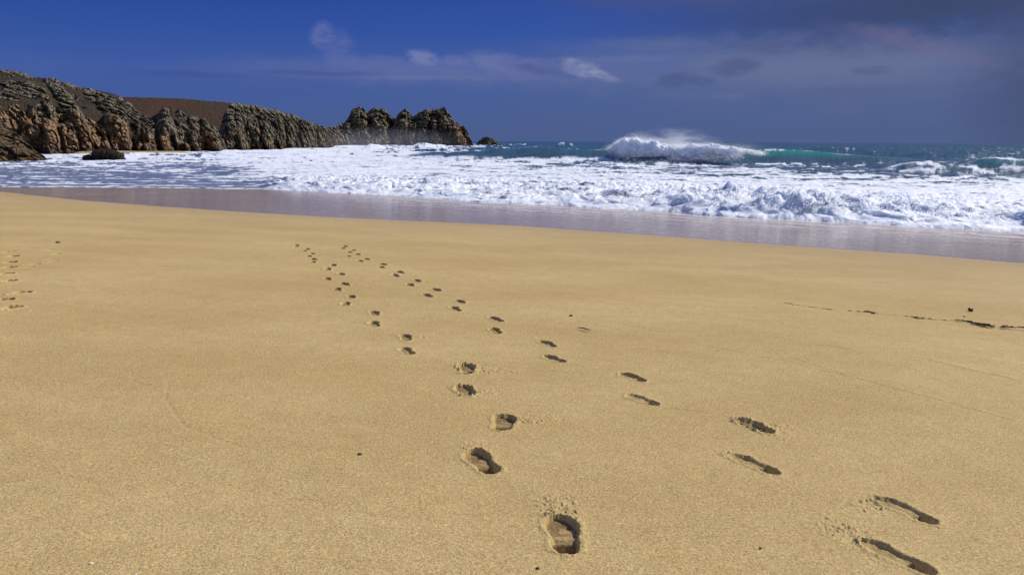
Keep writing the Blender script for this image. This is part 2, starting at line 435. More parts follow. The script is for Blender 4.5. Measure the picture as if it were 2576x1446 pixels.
def mat_rock(name, kind):
    m, t, out = new_mat(name)
    pos = t.node('ShaderNodeNewGeometry').outputs['Position']
    nor = t.node('ShaderNodeNewGeometry').outputs['Normal']
    b = t.node('ShaderNodeBsdfPrincipled'); t.l.new(b.outputs[0], out.inputs[0])
    b.inputs['Roughness'].default_value = .9; b.inputs['Specular IOR Level'].default_value = .2
    rk = t.attr('rock'); hh = t.attr('rel')
    s = {'near': 1.0, 'far': .5, 'dark': 1.6, 'front': 1.4}[kind]
    n1 = t.noise(pos, .16 * s, 4, .6); n2 = t.noise(pos, .7 * s, 5, .65)
    n3 = t.noise(t.mapping(pos, (2.0, 2.0, 1.4)), s, 5, .7)
    if kind == 'dark':
        col = t.mix(t.ramp(n2, .35, .65), (.018, .014, .013), (.05, .036, .028))
    elif kind == 'front':
        col = t.mix(t.ramp(n1, .35, .65), (.10, .068, .035), (.17, .115, .052))
        col = t.mix(t.ramp(n2, .45, .65), col, (.045, .034, .024))
    else:
        grey = t.mix(t.ramp(n2, .32, .68), (.10, .085, .062), (.29, .25, .185))
        lich = t.mix(t.ramp(n3, .4, .65, 0, .6), grey, (.14, .122, .055))
        ochre = t.mix(t.ramp(n2, .35, .65), (.18, .105, .055), (.34, .22, .12))
        lo = t.math('ADD', t.attr('och'), t.math('MULTIPLY', t.math('SUBTRACT', n2, .5), .5))
        col = t.mix(t.ramp(lo, .2, .6, 0, .9), lich, ochre)
        # dark tide-washed foot
        col = t.mix(t.ramp(t.math('ADD', hh, t.math('MULTIPLY', t.math('SUBTRACT', n2, .5), .3)), .13, .02, 0, .8), col, (.05, .038, .03))
        heath = t.mix(t.ramp(n1, .38, .6), (.034, .020, .014), (.044, .034, .018))
        heath = t.mix(t.ramp(n3, .4, .7, 0, .6), heath, (.056, .042, .020))
        col = t.mix(t.ramp(t.math('ADD', rk, t.math('MULTIPLY', t.math('SUBTRACT', n3, .5), .5)), .3, .5), heath, col)
    # joints: dark grit in cracks
    vor = t.node('ShaderNodeTexVoronoi', feature='DISTANCE_TO_EDGE'); t.put(vor.inputs['Vector'], t.mapping(t.vmath('ADD', pos, t.noise(pos, .5 * s, 3, .6, out=1)), (.9 * s, .9 * s, .45 * s)))
    vor.inputs['Scale'].default_value = 1.0
    ck = t.math('MULTIPLY', t.ramp(vor.outputs['Distance'], .07, .0, 0, .65), rk)
    col = t.mix(ck, col, (.03, .024, .018))
    t.put(b.inputs['Base Color'], col)
    hgt = t.math('ADD', n3, t.math('ADD', t.math('MULTIPLY', n2, .6), t.math('MULTIPLY', t.ramp(vor.outputs['Distance'], 0, .15), .5)))
    t.put(b.inputs['Normal'], t.bump(hgt, .8, .5 / s))
    return m
MROCK = mat_rock('granite_near', 'near'); MFAR = mat_rock('granite_far', 'far'); MDARK = mat_rock('wet_rock', 'dark'); MFRONT = mat_rock('brown_rock', 'front')
def simple(name, col, rough=.8, var=.4, sc=40):
    m, t, out = new_mat(name)
    pos = t.node('ShaderNodeNewGeometry').outputs['Position']
    b = t.node('ShaderNodeBsdfPrincipled'); t.l.new(b.outputs[0], out.inputs[0])
    n = t.noise(pos, sc, 4, .6)
    t.put(b.inputs['Base Color'], t.mix(t.ramp(n, .3, .7), tuple(x * (1 - var) for x in col), tuple(min(1, x * (1 + var)) for x in col)))
    b.inputs['Roughness'].default_value = rough
    t.put(b.inputs['Normal'], t.bump(n, .4, .01))
    return m
MWEED = simple('seaweed_brown', (.045, .03, .015), .55)
MPEB = simple('pebble_dark', (.07, .05, .04), .6)
MSHELL = simple('shell_white', (.75, .7, .62), .5, .1)

# ------------------------------------------------------------------ footprints: heel pixel, toe pixel, options
FP = []
def fp(heel, toe, trail, **kw):
    FP.append(dict(heel=heel, toe=toe, trail=trail, **kw))
# left-of-centre trail (nearest first)
fp((1427, 1386), (1408, 1302), 'c', deep=1.45, wide=1.4, scat=(0, 1, 1.0), L=.34)
fp((1236, 1186), (1186, 1138), 'c', deep=1.4, wide=1.35, scat=(-.1, 1, .45), L=.33)
fp((1262, 1077), (1272, 1046), 'c', deep=1.5, wide=1.35, scat=(1, .45, 1.0), L=.31)
fp((1180, 990), (1160, 966), 'c', deep=1.35, wide=1.25, rag=1.0, scat=(1, .1, .4))
fp((1178, 934), (1172, 912), 'c', deep=1.35, wide=1.3, rag=1.0, scat=(1, -.1, .8))
for hx, hy, o in [(1022, 879, {}), (1020, 845, {'scat': (1, .1, .4)}), (940, 812, {}), (941, 786, {}), (867, 762, {}), (883, 744, {}), (847, 725, {}), (867, 712.5, {}),
                  (822, 701, {}), (858, 690, {}), (823, 679, {}), (838, 669.5, {}), (786, 661, {}), (789, 653.5, {}), (776, 645.5, {}), (785, 639, {}), (765, 632, {}),
                  (773, 627, {}), (744, 621, {}), (746, 616.5, {})]:
    fp((hx, hy), None, 'c', **o)
# right-hand trail
fp((2345, 1440), (2170, 1360), 'r', deep=1.2, fore=.62, scat=(-.6, 1, .9))
fp((2372, 1326), (2190, 1243), 'r', deep=1.15, fore=.62, scat=(-1, .2, .3))
fp((1950, 1190), (1842, 1146), 'r', deep=1.1, fore=.62, scat=(-.4, 1, .3))
fp((1935, 1088), (1860, 1055), 'r', deep=1.3, wide=1.15, rag=.8, scat=(1, -.1, .4))
fp((1647, 1017), (1582, 993), 'r', fore=.6, deep=1.05)
fp((1606, 953), (1577, 941), 'r', deep=1.0)
fp((1414, 906), (1374, 892), 'r')
for hx, hy in [(1378, 861), (1245, 829), (1247, 801.5), (1145, 777.5), (1158, 760), (1074, 742.5), (1098, 729), (1030, 715), (1049, 705), (994, 693), (1006, 685.5), (958, 674.5),
               (964, 667), (905, 659.5), (922, 654), (875, 646.5), (899, 641), (878, 635), (888, 630), (862, 624.5), (868, 619.5)]:
    fp((hx, hy), None, 'r')
# left-edge trail
for hx, hy, dk in [(24, 775, 1.4), (3, 756, 1.3), (49, 738, 1.4), (18, 709, 1.3), (7, 689, 1.3), (21, 672, 1.2), (18, 658, 1.2), (28, 644, 1.2), (19, 632.5, 1.1)]:
    fp((hx, hy), None, 'l', deep=dk * 1.5, rag=.7, wide=1.6)
for hx, hy in [(67, 671), (79, 664), (127, 656.5), (125, 650.5), (136, 638), (119, 627)]:
    fp((hx, hy), None, 'f', deep=.5)

# ------------------------------------------------------------------ sand lattice
fine = np.radians(np.arange(-37.5, 37.51, 0.068))
phi = np.concatenate([np.radians(np.linspace(-180, -38, 90)), fine, np.radians(np.linspace(38, 180, 90))])
yo = np.arange(620.0, 58.0, -0.62)                   # nominal steps, dense near the camera
yoff = yo * 1.0
# distances at which a level plane 1.35 m down would sit at successive image rows
pitch = PITCH; f1 = 1024 * F_MM / 36
rows = np.arange(574 + 6, 141.6 + 36, -0.6)
ang = np.arctan((rows - 287) / f1) + pitch
rr = 1.35 / np.tan(ang)
# far part has to reach past the water line
r2 = [1.95]
while r2[-1] < rr[-1]:
    px_ = (1.35 ** 2 + r2[-1] ** 2) / (f1 * 1.35) * .6
    r2.append(r2[-1] + (min(px_, .012) if r2[-1] < 16.5 else px_))
rr = np.array(r2[1:])
rfar = np.concatenate([np.arange(rr[-1], 60, .12)[1:], np.geomspace(60, 420, 60)[1:]])
rad = np.concatenate([[0.0001, .4, .8, 1.2, 1.6, 1.9], rr[rr > 1.95], rfar])
print('sand grid', len(rad), len(phi))
R, PHI = np.meshgrid(rad, phi, indexing='ij')
X = R * np.sin(PHI); Y = R * np.cos(PHI)
dS = poly_dist(X, Y, SHORE)
Z = sand_z2(X, Y, dS)
wetd = np.where(Y > 110, -1.2, -poly_dist(X, Y, wet_pts))                     # positive on the seaward side
near = R < 70
Zn = (fbm(X * .35, Y * .35, seed=3) - .5) * .05 * sstep(R, 2, 6)
Z = Z + Zn * sstep(wetd, 1, -3)
Z = Z + (fbm(X * 1.6, Y * 2.2, seed=5) - .5) * .012 * sstep(wetd, .5, -1)
crumb = np.zeros_like(X); pit = np.zeros_like(X); ids = np.full(X.shape, -1, dtype=np.int32)
# faint swash ridges and scuffs on the dry sand
def ridge(pts, h, wdt, brk=.5, seed=1):
    global Z
    q = np.array([on_sand(a, b)[:2] for a, b in pts])
    x0, x1 = q[:, 0].min() - 1, q[:, 0].max() + 1; y0, y1 = q[:, 1].min() - 1, q[:, 1].max() + 1
    mk = (X > x0) & (X < x1) & (Y > y0) & (Y < y1)
    d = np.abs(poly_dist(X[mk], Y[mk], q)) + (fbm(X[mk] * 4, Y[mk] * 4, seed=seed) - .5) * wdt * 2.0
    e = sstep(fbm(X[mk] * 1.2, Y[mk] * 1.2, seed=seed + 9), brk - .12, brk + .12)
    Z[mk] += h * np.exp(-(d / wdt) ** 2) * e
ridge([(1960, 765), (2150, 785), (2330, 800), (2480, 818), (2575, 826), (2700, 840)], .006, .02, .42, 1)
ridge([(1950, 850), (2080, 872), (2180, 890), (2330, 908), (2450, 935)], .006, .02, .45, 2)
ridge([(1780, 870), (2000, 915), (2230, 975), (2560, 1060)], .004, .010, .35, 3)
ridge([(1500, 800), (1750, 850), (1990, 900), (2130, 945)], .0035, .010, .4, 4)
ridge([(2380, 790), (2480, 800), (2575, 812)], .004, .012, .4, 5)
ridge([(430, 930), (415, 1000), (460, 1070), (560, 1110), (680, 1150)], -.0018, .010, .35, 6)
ridge([(2060, 860), (2300, 900), (2570, 960)], .005, .03, .5, 7)
ridge([(0, 570), (200, 560), (420, 590), (700, 600)], .006, .05, .5, 8)
ridge([(1700, 1030), (1840, 1050)], -.004, .012, .3, 9)

trail_dir = {'c': np.array([-.28, .96]), 'r': np.array([-.33, .94]), 'l': np.array([.2, .98]), 'f': np.array([.3, .95])}
heels = {}
infos = []
for k, f in enumerate(FP):
    h = on_sand(*f['heel'])
    if f['toe'] is not None:
        tt = on_sand(*f['toe']); dv = (tt - h)[:2]; Ld = np.linalg.norm(dv); dv = dv / Ld
        if f['trail'] == 'c' and k >= 2: cen = (h + tt)[:2] / 2
        else: cen = (h + tt)[:2] / 2
    else:
        dv = trail_dir[f['trail']] + np.array([rng.uniform(-.12, .12), 0]); dv /= np.linalg.norm(dv); Ld = .2
        cen = h[:2]
    L = f.get('L', float(np.clip(Ld + .05, .27, .30))) if f['toe'] is not None else .27
    wide = f.get('wide', 1.0); deep = f.get('deep', 1.0); rag = f.get('rag', 0.35)
    nv = np.array([dv[1], -dv[0]])                   # to the right of travel
    side = 1 if k % 2 else -1
    rc = np.hypot(*cen); ac = math.atan2(cen[0], cen[1])
    ri = np.where(np.abs(rad - rc) < 1.0)[0]; pi_ = np.where(np.abs(phi - ac) < 1.0 / max(rc, .8))[0]
    sl_ = (slice(ri[0], ri[-1] + 1), slice(pi_[0], pi_[-1] + 1))
    x = X[sl_] - cen[0]; y = Y[sl_] - cen[1]
    wx = (fbm(x * 16 + k, y * 16, seed=40) - .5) * .022 * (0.4 + rag); wy = (fbm(x * 16, y * 16 + k, seed=50) - .5) * .03 * (0.4 + rag)
    a = (x + wx) * dv[0] + (y + wy) * dv[1]; b = ((x + wx) * nv[0] + (y + wy) * nv[1]) * side
    s = a / L + .5                                   # 0 heel .. 1 toe
    hw = np.interp(s, [0, .04, .12, .26, .34, .42, .55, .70, .84, .94, 1.0], [0.008, .024, .034, .037, .034, .034, .041, .048, .043, .028, .008]) * wide
    off = np.interp(s, [0, .3, .5, .75, 1], [0, .003, -.004, .002, .010])
    e = hw - np.abs(b - off)                         # distance inside the sole
    e = np.where(s < 0, -np.hypot(s * L, b), e); e = np.where(s > 1, -np.hypot((s - 1) * L, b - .01), e)
    far = sstep(np.array(rc), 4, 9)
    soft = .004 + .002 * far
    inside = sstep(e, -soft, soft)
    dep = np.interp(s, [-.1, .0, .25, .31, .34, .45, .6, .8, 1.0], [.032, .037, .036, .034, .014, .012, .015, .018, .012]) * deep * (1.0 + .25 * far)
    dep = dep * np.where(s > .33, f.get('fore', 1.0), 1.0)
    floor = (fbm(x * 55, y * 55, seed=60 + k) - .5) * .006
    rim = np.exp(-((e + .016) / .013) ** 2) * (.0025 + .007 * rag * fbm(x * 60, y * 60, seed=80)) * (1 - inside)
    cl = (np.maximum(0, fbm(x * 70, y * 70, seed=90 + k) - .48)) * .036 * sstep(e, -.075, -.008) * (1 - inside) * rag
    dz = -dep * inside + floor * inside * 1.3 + rim + cl
    crm = sstep(e, -.06, -.01) * (1 - inside) * .5 * (.4 + rag)
    if rag > .6:                                     # collapsed, ragged prints
        lump = (fbm(x * 28, y * 28, seed=130 + k) - .45) * .030
        dz = dz + lump * sstep(e, -.05, .01)
    sc_ = f.get('scat')
    if sc_:
        sv = np.array(sc_[:2], float); sv /= np.linalg.norm(sv); nn = np.array([sv[1], -sv[0]])
        p = x * sv[0] + y * sv[1]; qd = x * nn[0] + y * nn[1]
        ext = .34 * sc_[2] + .12
        zone = sstep(p, .04, .10) * sstep(p, .10 + ext, .10) * sstep(np.abs(qd), .08 + p * .22, .03 + p * .08) * (1 - inside)
        g = np.maximum(0, vnoise(x * 120, y * 120, seed=140 + k) * .6 + vnoise(x * 60, y * 60, seed=141 + k) * .4 - .50)
        dz = dz + g * .038 * zone; crm = np.maximum(crm, zone * .8)
    Z[sl_] += dz
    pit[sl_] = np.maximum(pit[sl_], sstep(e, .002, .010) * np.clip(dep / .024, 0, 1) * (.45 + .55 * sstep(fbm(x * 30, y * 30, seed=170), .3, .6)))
    crumb[sl_] = np.maximum(crumb[sl_], crm)
    idl = ids[sl_]; idl[(e > -.020)] = k
    ids[sl_] = idl
    f['cen'] = cen; f['rc'] = rc

V = np.stack([X, Y, Z], -1).reshape(-1, 3)
Fq = grid_faces(len(rad), len(phi))[:, ::-1]
fid = ids.reshape(-1)[Fq]
same = (fid[:, 0] == fid[:, 1]) & (fid[:, 1] == fid[:, 2]) & (fid[:, 2] == fid[:, 3])
fi = np.where(same, fid[:, 0], -1)
lace = sstep(X, -14, -2)
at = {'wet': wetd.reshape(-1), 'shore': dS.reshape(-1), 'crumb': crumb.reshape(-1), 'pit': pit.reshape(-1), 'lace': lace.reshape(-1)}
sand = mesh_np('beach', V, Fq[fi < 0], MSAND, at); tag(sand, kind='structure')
ORD = ['nearest', 'second nearest', 'third nearest', 'fourth nearest', 'fifth nearest', 'sixth nearest', 'seventh nearest', 'eighth nearest', 'ninth nearest', 'tenth nearest', 'eleventh nearest',
       'twelfth nearest', 'thirteenth nearest', 'fourteenth nearest', 'fifteenth nearest', 'sixteenth nearest', 'seventeenth nearest', 'eighteenth nearest', 'nineteenth nearest', 'twentieth nearest',
       'twenty-first nearest', 'twenty-second nearest', 'twenty-third nearest', 'twenty-fourth nearest']
TR = {'c': ('centre trail', 'footprints of the centre trail running up to the left'), 'r': ('right-hand trail', 'footprints of the right-hand trail'),
      'l': ('deep trail at the left edge', 'deep scuffed footprints at the left edge'), 'f': ('faint trail beside the left edge', 'faint footprints beside the left edge')}
LOOK = {('c', 0): 'large deep boot print with square heel step and crumbs thrown ahead, bottom centre of sand', ('c', 1): 'kidney-shaped footprint with dark rounded heel, left of the large boot print',
        ('c', 2): 'boxy heel print with a fan of loose crumbs to its right', ('c', 3): 'ragged dark footprint directly below the most scuffed one in the centre trail',
        ('c', 4): 'most scuffed dark footprint in the centre trail, collapsed sand to its right',
        ('r', 0): 'diagonal footprint cut off by the bottom right corner of the picture', ('r', 1): 'long diagonal footprint with dark capsule heel just above the corner print',
        ('r', 2): 'narrow diagonal footprint with small black heel pit, below a ragged dark one', ('r', 3): 'ragged dark footprint trailing crumbs to the right, in the right-hand trail'}
cnt = {}
tot = {t_: sum(1 for f in FP if f['trail'] == t_) for t_ in 'crlf'}
def ordinal(i, n):
    if n - i <= 5 and n > 9: return ['farthest', 'second farthest', 'third farthest', 'fourth farthest', 'fifth farthest'][n - 1 - i]
    return ORD[i]
for t_ in 'crlf':
    idx = sorted([k for k, f in enumerate(FP) if f['trail'] == t_], key=lambda k: -FP[k]['heel'][1])
    for i, k in enumerate(idx): FP[k]['ord'] = i
for k, f in enumerate(FP):
    t_ = f['trail']; i = f['ord']
    fk = Fq[fi == k]
    if len(fk) < 1: print('no faces', k); continue
    lab = LOOK.get((t_, cnt.setdefault(t_, 0))); cnt[t_] += 1
    if lab is None: lab = 'footprint pressed in sand, %s in the %s' % (ordinal(i, tot[t_]), TR[t_][0])
    cx, cy = f['cen']
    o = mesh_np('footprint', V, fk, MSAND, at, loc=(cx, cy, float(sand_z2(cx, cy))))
    tag(o, lab, 'footprint', TR[t_][1])
del V, Fq

# ------------------------------------------------------------------ sea
wphi = np.concatenate([np.radians(np.linspace(-110, -38, 60)), np.radians(np.arange(-37.5, 37.51, 0.055)), np.radians(np.linspace(38, 130, 80))])
yrow = np.concatenate([np.arange(150, 2.0, -.42), [1.6, 1.2, .8, .5, .3, .15, .08]])     # nominal rows below the horizon
wr = np.concatenate([[8.0, 10, 12], f1 * CAM_Z / yrow])
WR, WP = np.meshgrid(wr, wphi, indexing='ij')
X = WR * np.sin(WP); Y = WR * np.cos(WP)
d = poly_dist(X, Y, SHORE)
edge = (fbm(X * .5, Y * .5, seed=201, oct=5) - .5) * 2.2 * sstep(X, -15, -4) + (fbm(X * .6, Y * .6, seed=202) - .5) * .5
db = -d + edge                                       # metres seaward of the front
Yc = np.maximum(Y, 1.0)
sx = PW / 2 + FPX * X / Yc; sy = FPX * CAM_Z / Yc    # bearing and dip, used only as table axes for the foam cover
# foam cover table (rows: dip, columns: bearing)
cx_ = np.array([-400, 0, 250, 480, 545, 600, 680, 760, 900, 1200, 1500, 1900, 2250, 2575, 3000.])
ry_ = np.array([0, 5, 9, 13, 18, 25, 33, 42, 50, 58, 68, 80, 95, 110, 125, 150, 260.])
T = np.array([
 [.0]*15,
 [.0]*15,
 [.2,.2,.2,.2,.2,.3,.3,.5,.8,.35,.06,.06,.07,.07,.07],
 [.2,.2,.3,.4,.6,.8,.9,.95,.95,.30,.12,.14,.17,.17,.17],
 [.2,.3,.5,.7,.85,.95,1.,1.,1.,.25,.12,.12,.17,.17,.17],
 [.2,.3,.7,.9,.95,1.,1.,1.,.95,.35,.15,.12,.17,.20,.20],
 [.3,.5,.8,.85,.92,1.,1.,1.,.98,.62,.30,.12,.18,.22,.22],
 [.4,.7,.95,.7,.8,1.,1.,1.,.98,.85,.50,.16,.16,.22,.22],
 [.5,.8,.95,.55,.6,1.,1.,1.,.98,.92,.50,.26,.18,.26,.26],
 [.4,.6,.5,.42,.45,.9,1.,1.,1.,.95,.58,.40,.22,.28,.28],
 [.3,.4,.38,.38,.40,.6,1.,1.,1.,.98,.74,.45,.32,.45,.45],
 [.3,.36,.35,.36,.38,.42,.9,1.,1.,1.,.96,.62,.40,.52,.52],
 [.3,.34,.34,.35,.36,.38,.6,1.,1.,1.,1.,1.,.85,.62,.62],
 [.3,.34,.34,.36,.36,.38,.42,.95,1.,1.,1.,1.,1.,.95,.95],
 [.3,.4,.4,.4,.4,.4,.4,.9,1.,1.,1.,1.,1.,1.,1.],
 [.3]*6+[.5,.9,1.,1.,1.,1.,1.,1.,1.],
 [.3]*6+[.5,.9,1.,1.,1.,1.,1.,1.,1.]])
def table(x, y):
    xi = np.interp(x, cx_, np.arange(len(cx_))); yi = np.interp(y, ry_, np.arange(len(ry_)))
    x0 = np.minimum(xi.astype(int), len(cx_) - 2); y0 = np.minimum(yi.astype(int), len(ry_) - 2)
    fx = xi - x0; fy = yi - y0
    return (T[y0, x0] * (1 - fx) + T[y0, x0 + 1] * fx) * (1 - fy) + (T[y0 + 1, x0] * (1 - fx) + T[y0 + 1, x0 + 1] * fx) * fy
wob = (fbm(X * .12, Y * .12, seed=210) - .5)
C = table(sx + wob * 130, sy * (1 + wob * .25))
stre = fbm(X * .22 + Y * .05, Y * .9, seed=220, oct=6, rough=.6)
fine_ = fbm(X * 1.2, Y * 2.4, seed=230, oct=5, rough=.62)
pat = .55 * stre + .45 * fine_
thr = np.interp(C, [0, .1, .2, .3, .5, .7, .9, 1.0], [.80, .66, .61, .575, .51, .465, .42, .375])
foam = np.clip(.5 + (pat - thr) * 5.0, 0, 1)
# thin lip of foam at the very front, everywhere
lip = np.exp(-((db - .25) / .28) ** 2) * sstep(fbm(X * 1.5, Y * 1.5, seed=233), .3, .5)
foam = np.maximum(foam, lip * .95 * sstep(db, -.3, 0))
# far swell
wscale = sstep(-d, 4, 40)
z = (fbm(X * .045, Y * .16, seed=240, oct=5, rough=.55) - .5) * 1.1 * sstep(-d, 15, 90) + (fbm(X * .3, Y * .9, seed=241, oct=5, rough=.6) - .5) * .28 * wscale
z = z * sstep(WR, 3500, 500) + (fbm(X * .02, Y * .04, seed=242) - .5) * 1.4 * sstep(WR, 250, 700) * sstep(WR, 5000, 900)
# beach front: broken bore, heaped foam
bc = sstep(sx + wob * 130, np.interp(sy, [20, 33, 50, 75, 100, 125], [500, 530, 560, 600, 660, 700]) - 20, np.interp(sy, [20, 33, 50, 75, 100, 125], [500, 530, 560, 600, 660, 700]) + 60)
bil = np.abs(2 * fbm(X * .9, Y * .9, seed=250, oct=3, rough=.5) - 1) * 3.2 - .4
bil2 = np.abs(2 * fbm(X * 2.4, Y * 2.4, seed=251, oct=3, rough=.5) - 1) * 3.2 - .4
big = fbm(X * .28, Y * .28, seed=252, oct=3)
bore_h = np.interp(X, [-20, -8, 0, 5, 9, 13, 20, 40], [.22, .32, .34, .40, .68, .46, .38, .38]) * (.5 + 1.0 * big)
bil3 = np.abs(2 * fbm(X * 6, Y * 6, seed=253, oct=2, rough=.5) - 1) * 3.0 - .4
bore = bore_h * (.35 * sstep(db, 0, .35) + .65 * sstep(db, .2, 2.4)) * (1 - .7 * sstep(db, 2.6, 9.0)) * (.78 + .26 * bil + .15 * bil2 + .05 * bil3)
after = .10 * sstep(db, 2, 7) * sstep(db, 22, 8) * (.6 * bil + .5 * bil2 + .15 * bil3 + .5)
z = z + bc * (bore + after)
foam = np.where(bc > .5, np.maximum(foam, sstep(bore, .12, .3) * sstep(bil2 + bil + (fine_ - .5) * 3, -.6, .5) * sstep(db, 9, 3)), foam)
foam = np.where(bc > .3, np.maximum(foam, sstep(db, 1.6, .8)), foam)
# holes of brown-grey water showing between the heaps
hole = sstep(fbm(X * .8, Y * 1.7, seed=260, oct=4), .60, .70) * sstep(db, 1.4, 3) * sstep(db, 13, 6) * bc
foam = foam * (1 - .75 * hole); z = z - hole * .10
# the big breaker out to the right of centre
def wave(z, tx, th, yl, wf, wb_, seed, rough_=.12):
    H = np.interp(X, tx, th) * (1 + (vnoise(X * .5, 0 * X, seed=seed) - .5) * rough_ * 2)
    y0 = yl(X) + (vnoise(X * .12, 0 * X, seed=seed + 1) - .5) * 3
    s = Y - y0
    pr = np.where(s < 0, np.exp(-(np.abs(s) / wf) ** 1.7), np.exp(-(s / wb_) ** 1.5))
    return H * pr, s, H
hx = lambda p, Yd: (p - PW / 2) / FPX * Yd
bt = [(900, 0), (1080, .7), (1250, 1.5), (1400, 1.75), (1500, 1.6), (1540, 1.9), (1590, 2.4), (1680, 2.2), (1780, 1.9), (1860, 1.75), (1930, 1.75), (2010, 1.6), (2100, 1.35), (2200, 1.05), (2300, .65), (2420, .25), (2550, 0)]
TX = [hx(p, np.interp(p, [1100, 1600, 2300], [118, 106, 90])) for p, _ in bt]; TH = [h for _, h in bt]
YL = lambda x: 112 - .5 * x
wv, s1, H1 = wave(z, TX, TH, YL, 5.5, 15, 300)
damp_ = 1 - .8 * np.clip(wv / 1.5, 0, 1)
z = z * damp_ + wv
green = sstep(wv, .5, 1.6) ** 1.4 * sstep(s1, 3.0, -.5) * sstep(s1, -9, -2) * np.interp(X, [5, 12, 29, 33, 44, 52], [.12, .25, .9, 1, .75, .1])
streak = fbm(X * .8, Y * .5 + wv * 2, seed=305, oct=4)
foam = foam * (1 - sstep(wv, .2, .8) * .9)
cap = sstep(wv, .5, 1.0) * np.exp(-((s1 - .3) / .9) ** 2) * np.interp(X, [4, 10, 30, 34, 42, 47], [0, .4, .9, .9, .25, 0]) * sstep(fbm(X * 1.2, Y * 1.2, seed=306), .3, .55)
foam = np.maximum(foam, cap)
# nearer peak entering from the right
wv2, s2, H2 = wave(z, [22, 27, 32, 36, 41, 50, 70, 90], [0, .35, .75, 1.05, 1.15, 1.1, .9, .3], lambda x: 64 - .12 * (x - 36), 4.5, 8, 320, .25)
z = z + wv2
green = np.maximum(green, sstep(wv2, .6, 1.1) * sstep(s2, 1.5, -.3) * sstep(s2, -3, -1) * .55)
f3 = .8 * sstep(fbm(X * .4 + z * 1.0, z * 4.0 + Y * .35 - X * .1, seed=322, oct=5, rough=.62), .50, .62)
foam = np.where(wv2 > .12, np.maximum(f3 * sstep(wv2, .1, .3) * .9 * sstep(s2, 1.0, -.5), foam * .35), foam)
foam = np.maximum(foam, np.exp(-((s2 - .2) / .5) ** 2) * sstep(wv2, .3, .6) * .8)
# lower swell lines and white caps farther out
for (xa, xb, Yd, hh, fo, sd_) in [(905, 1010, 250, 1.6, 1.0, 331), (990, 1190, 330, 1.5, .9, 332), (1180, 1330, 420, 1.3, .9, 333), (1385, 1450, 330, 1.9, .95, 334), (1290, 1520, 190, 1.0, .15, 335),
                                 (2050, 2575, 150, .9, .15, 336), (1900, 2400, 230, 1.0, .2, 337), (620, 930, 150, .6, .8, 338), (1440, 1470, 520, 2.2, .9, 339), (1500, 2100, 300, .8, .1, 340)]:
    Xa, Xb = hx(xa, Yd), hx(xb, Yd)
    q = np.interp(X, [Xa, Xa + (Xb - Xa) * .25, Xa + (Xb - Xa) * .7, Xb], [0, 1, .8, 0])
    yy = Yd + (fbm(X * .05, 0 * X, seed=sd_) - .5) * .08 * Yd
    s = (Y - yy) / (.025 * Yd)
    g = q * np.where(s < 0, np.exp(-(s / .8) ** 2), np.exp(-(s / 1.6) ** 2))
    z = z + g * hh * (.75 + .5 * vnoise(X * .35, 0 * X, seed=sd_ + 50))
    foam = np.maximum(foam, fo * sstep(g, .35, .8) * sstep(fbm(X * .5, Y * .5, seed=sd_ + 20), .35, .55))
foam = foam * np.where((WR > 120) & (sx > 1330), .6, 1.0)
sz = sand_z2(X, Y, d)
z = np.maximum(z, -.4)
bur = (db < .12)
z = np.where(Y < 100, np.maximum(z, sz + .012 + .02 * sstep(db, 0, 1)), z)
shal = np.interp(sx, [-400, 500, 640, 760], [1, 1, .6, .25]) * sstep(sy, 30, 60) 
shal = np.maximum(shal, sstep(db, 9, 2) * .8)
shal = shal * (1 - np.clip(green, 0, 1))
z = np.where(bur & (Y < 100), sz - .03, z)
lump = bc * sstep(db, .1, .8) * sstep(db, 8, 3)
X2 = X + (fbm(X * 1.7, Y * 1.7, seed=270, oct=2) - .5) * .7 * lump; Y2 = Y + (fbm(X * 1.5, Y * 1.5, seed=271, oct=2) - .5) * .8 * lump
V = np.stack([X2, Y2, z], -1).reshape(-1, 3)
bz_m = (db > .3) & (db < 5) & (bc > .8) & (np.abs(X) < 45) & (bore > .28)
bz_pts = np.stack([X2[bz_m], Y2[bz_m], z[bz_m]], -1)
Fq = grid_faces(len(wr), len(wphi))[:, ::-1]
ok = (db.reshape(-1)[Fq] > -.6).all(1)
sea = mesh_np('sea', V, Fq[ok], MSEA, {'foam': foam.reshape(-1), 'green': green.reshape(-1), 'shallow': shal.reshape(-1)})
tag(sea, kind='structure')

# breaking crest: a tumbling roller of foam lying on the front of the wave
def empty(name, loc):
    o = bpy.data.objects.new(name, None); COL.objects.link(o); o.location = loc; o.empty_display_size = .3
    return o
brk = tag(empty('breaking_wave', (20, 100, 0)), 'curling breaker with tumbling white crest and wind-blown spray, green shoulder beside it', 'wave')
ns, na = 420, 90
ps = np.linspace(1527, 1905, ns)
top = np.interp(ps, [1527, 1545, 1565, 1590, 1615, 1650, 1700, 1760, 1820, 1870, 1905], [372, 358, 352, 350, 356, 364, 366, 366, 371, 376, 378])
bot = np.interp(ps, [1527, 1545, 1565, 1640, 1700, 1760, 1820, 1870, 1905], [380, 398, 405, 409, 404, 399, 393, 384, 380])
bot = bot + (fbm(ps * .035, 0 * ps, seed=345, oct=3) - .5) * 16; top = top + (fbm(ps * .03, 0 * ps, seed=346, oct=3) - .5) * 9
Yr = 112 - .5 * ((ps - PW / 2) / FPX * 104) - 5.0
Xr = (ps - PW / 2) / FPX * Yr
hz = 355 + (ps - PW / 2) * ROLL * 1.0 + 1
zt = CAM_Z - (top - hz) / FPX * Yr; zb = CAM_Z - (bot - hz) / FPX * Yr
zc = (zt + zb) / 2; rv = np.maximum(.12, (zt - zb) / 2); rh = rv * 1.15 + .25
A = np.linspace(0, 2 * np.pi, na, endpoint=False)
XX = np.repeat(Xr[:, None], na, 1); AA = np.repeat(A[None], ns, 0)
cy = np.cos(AA); sz_ = np.sin(AA)
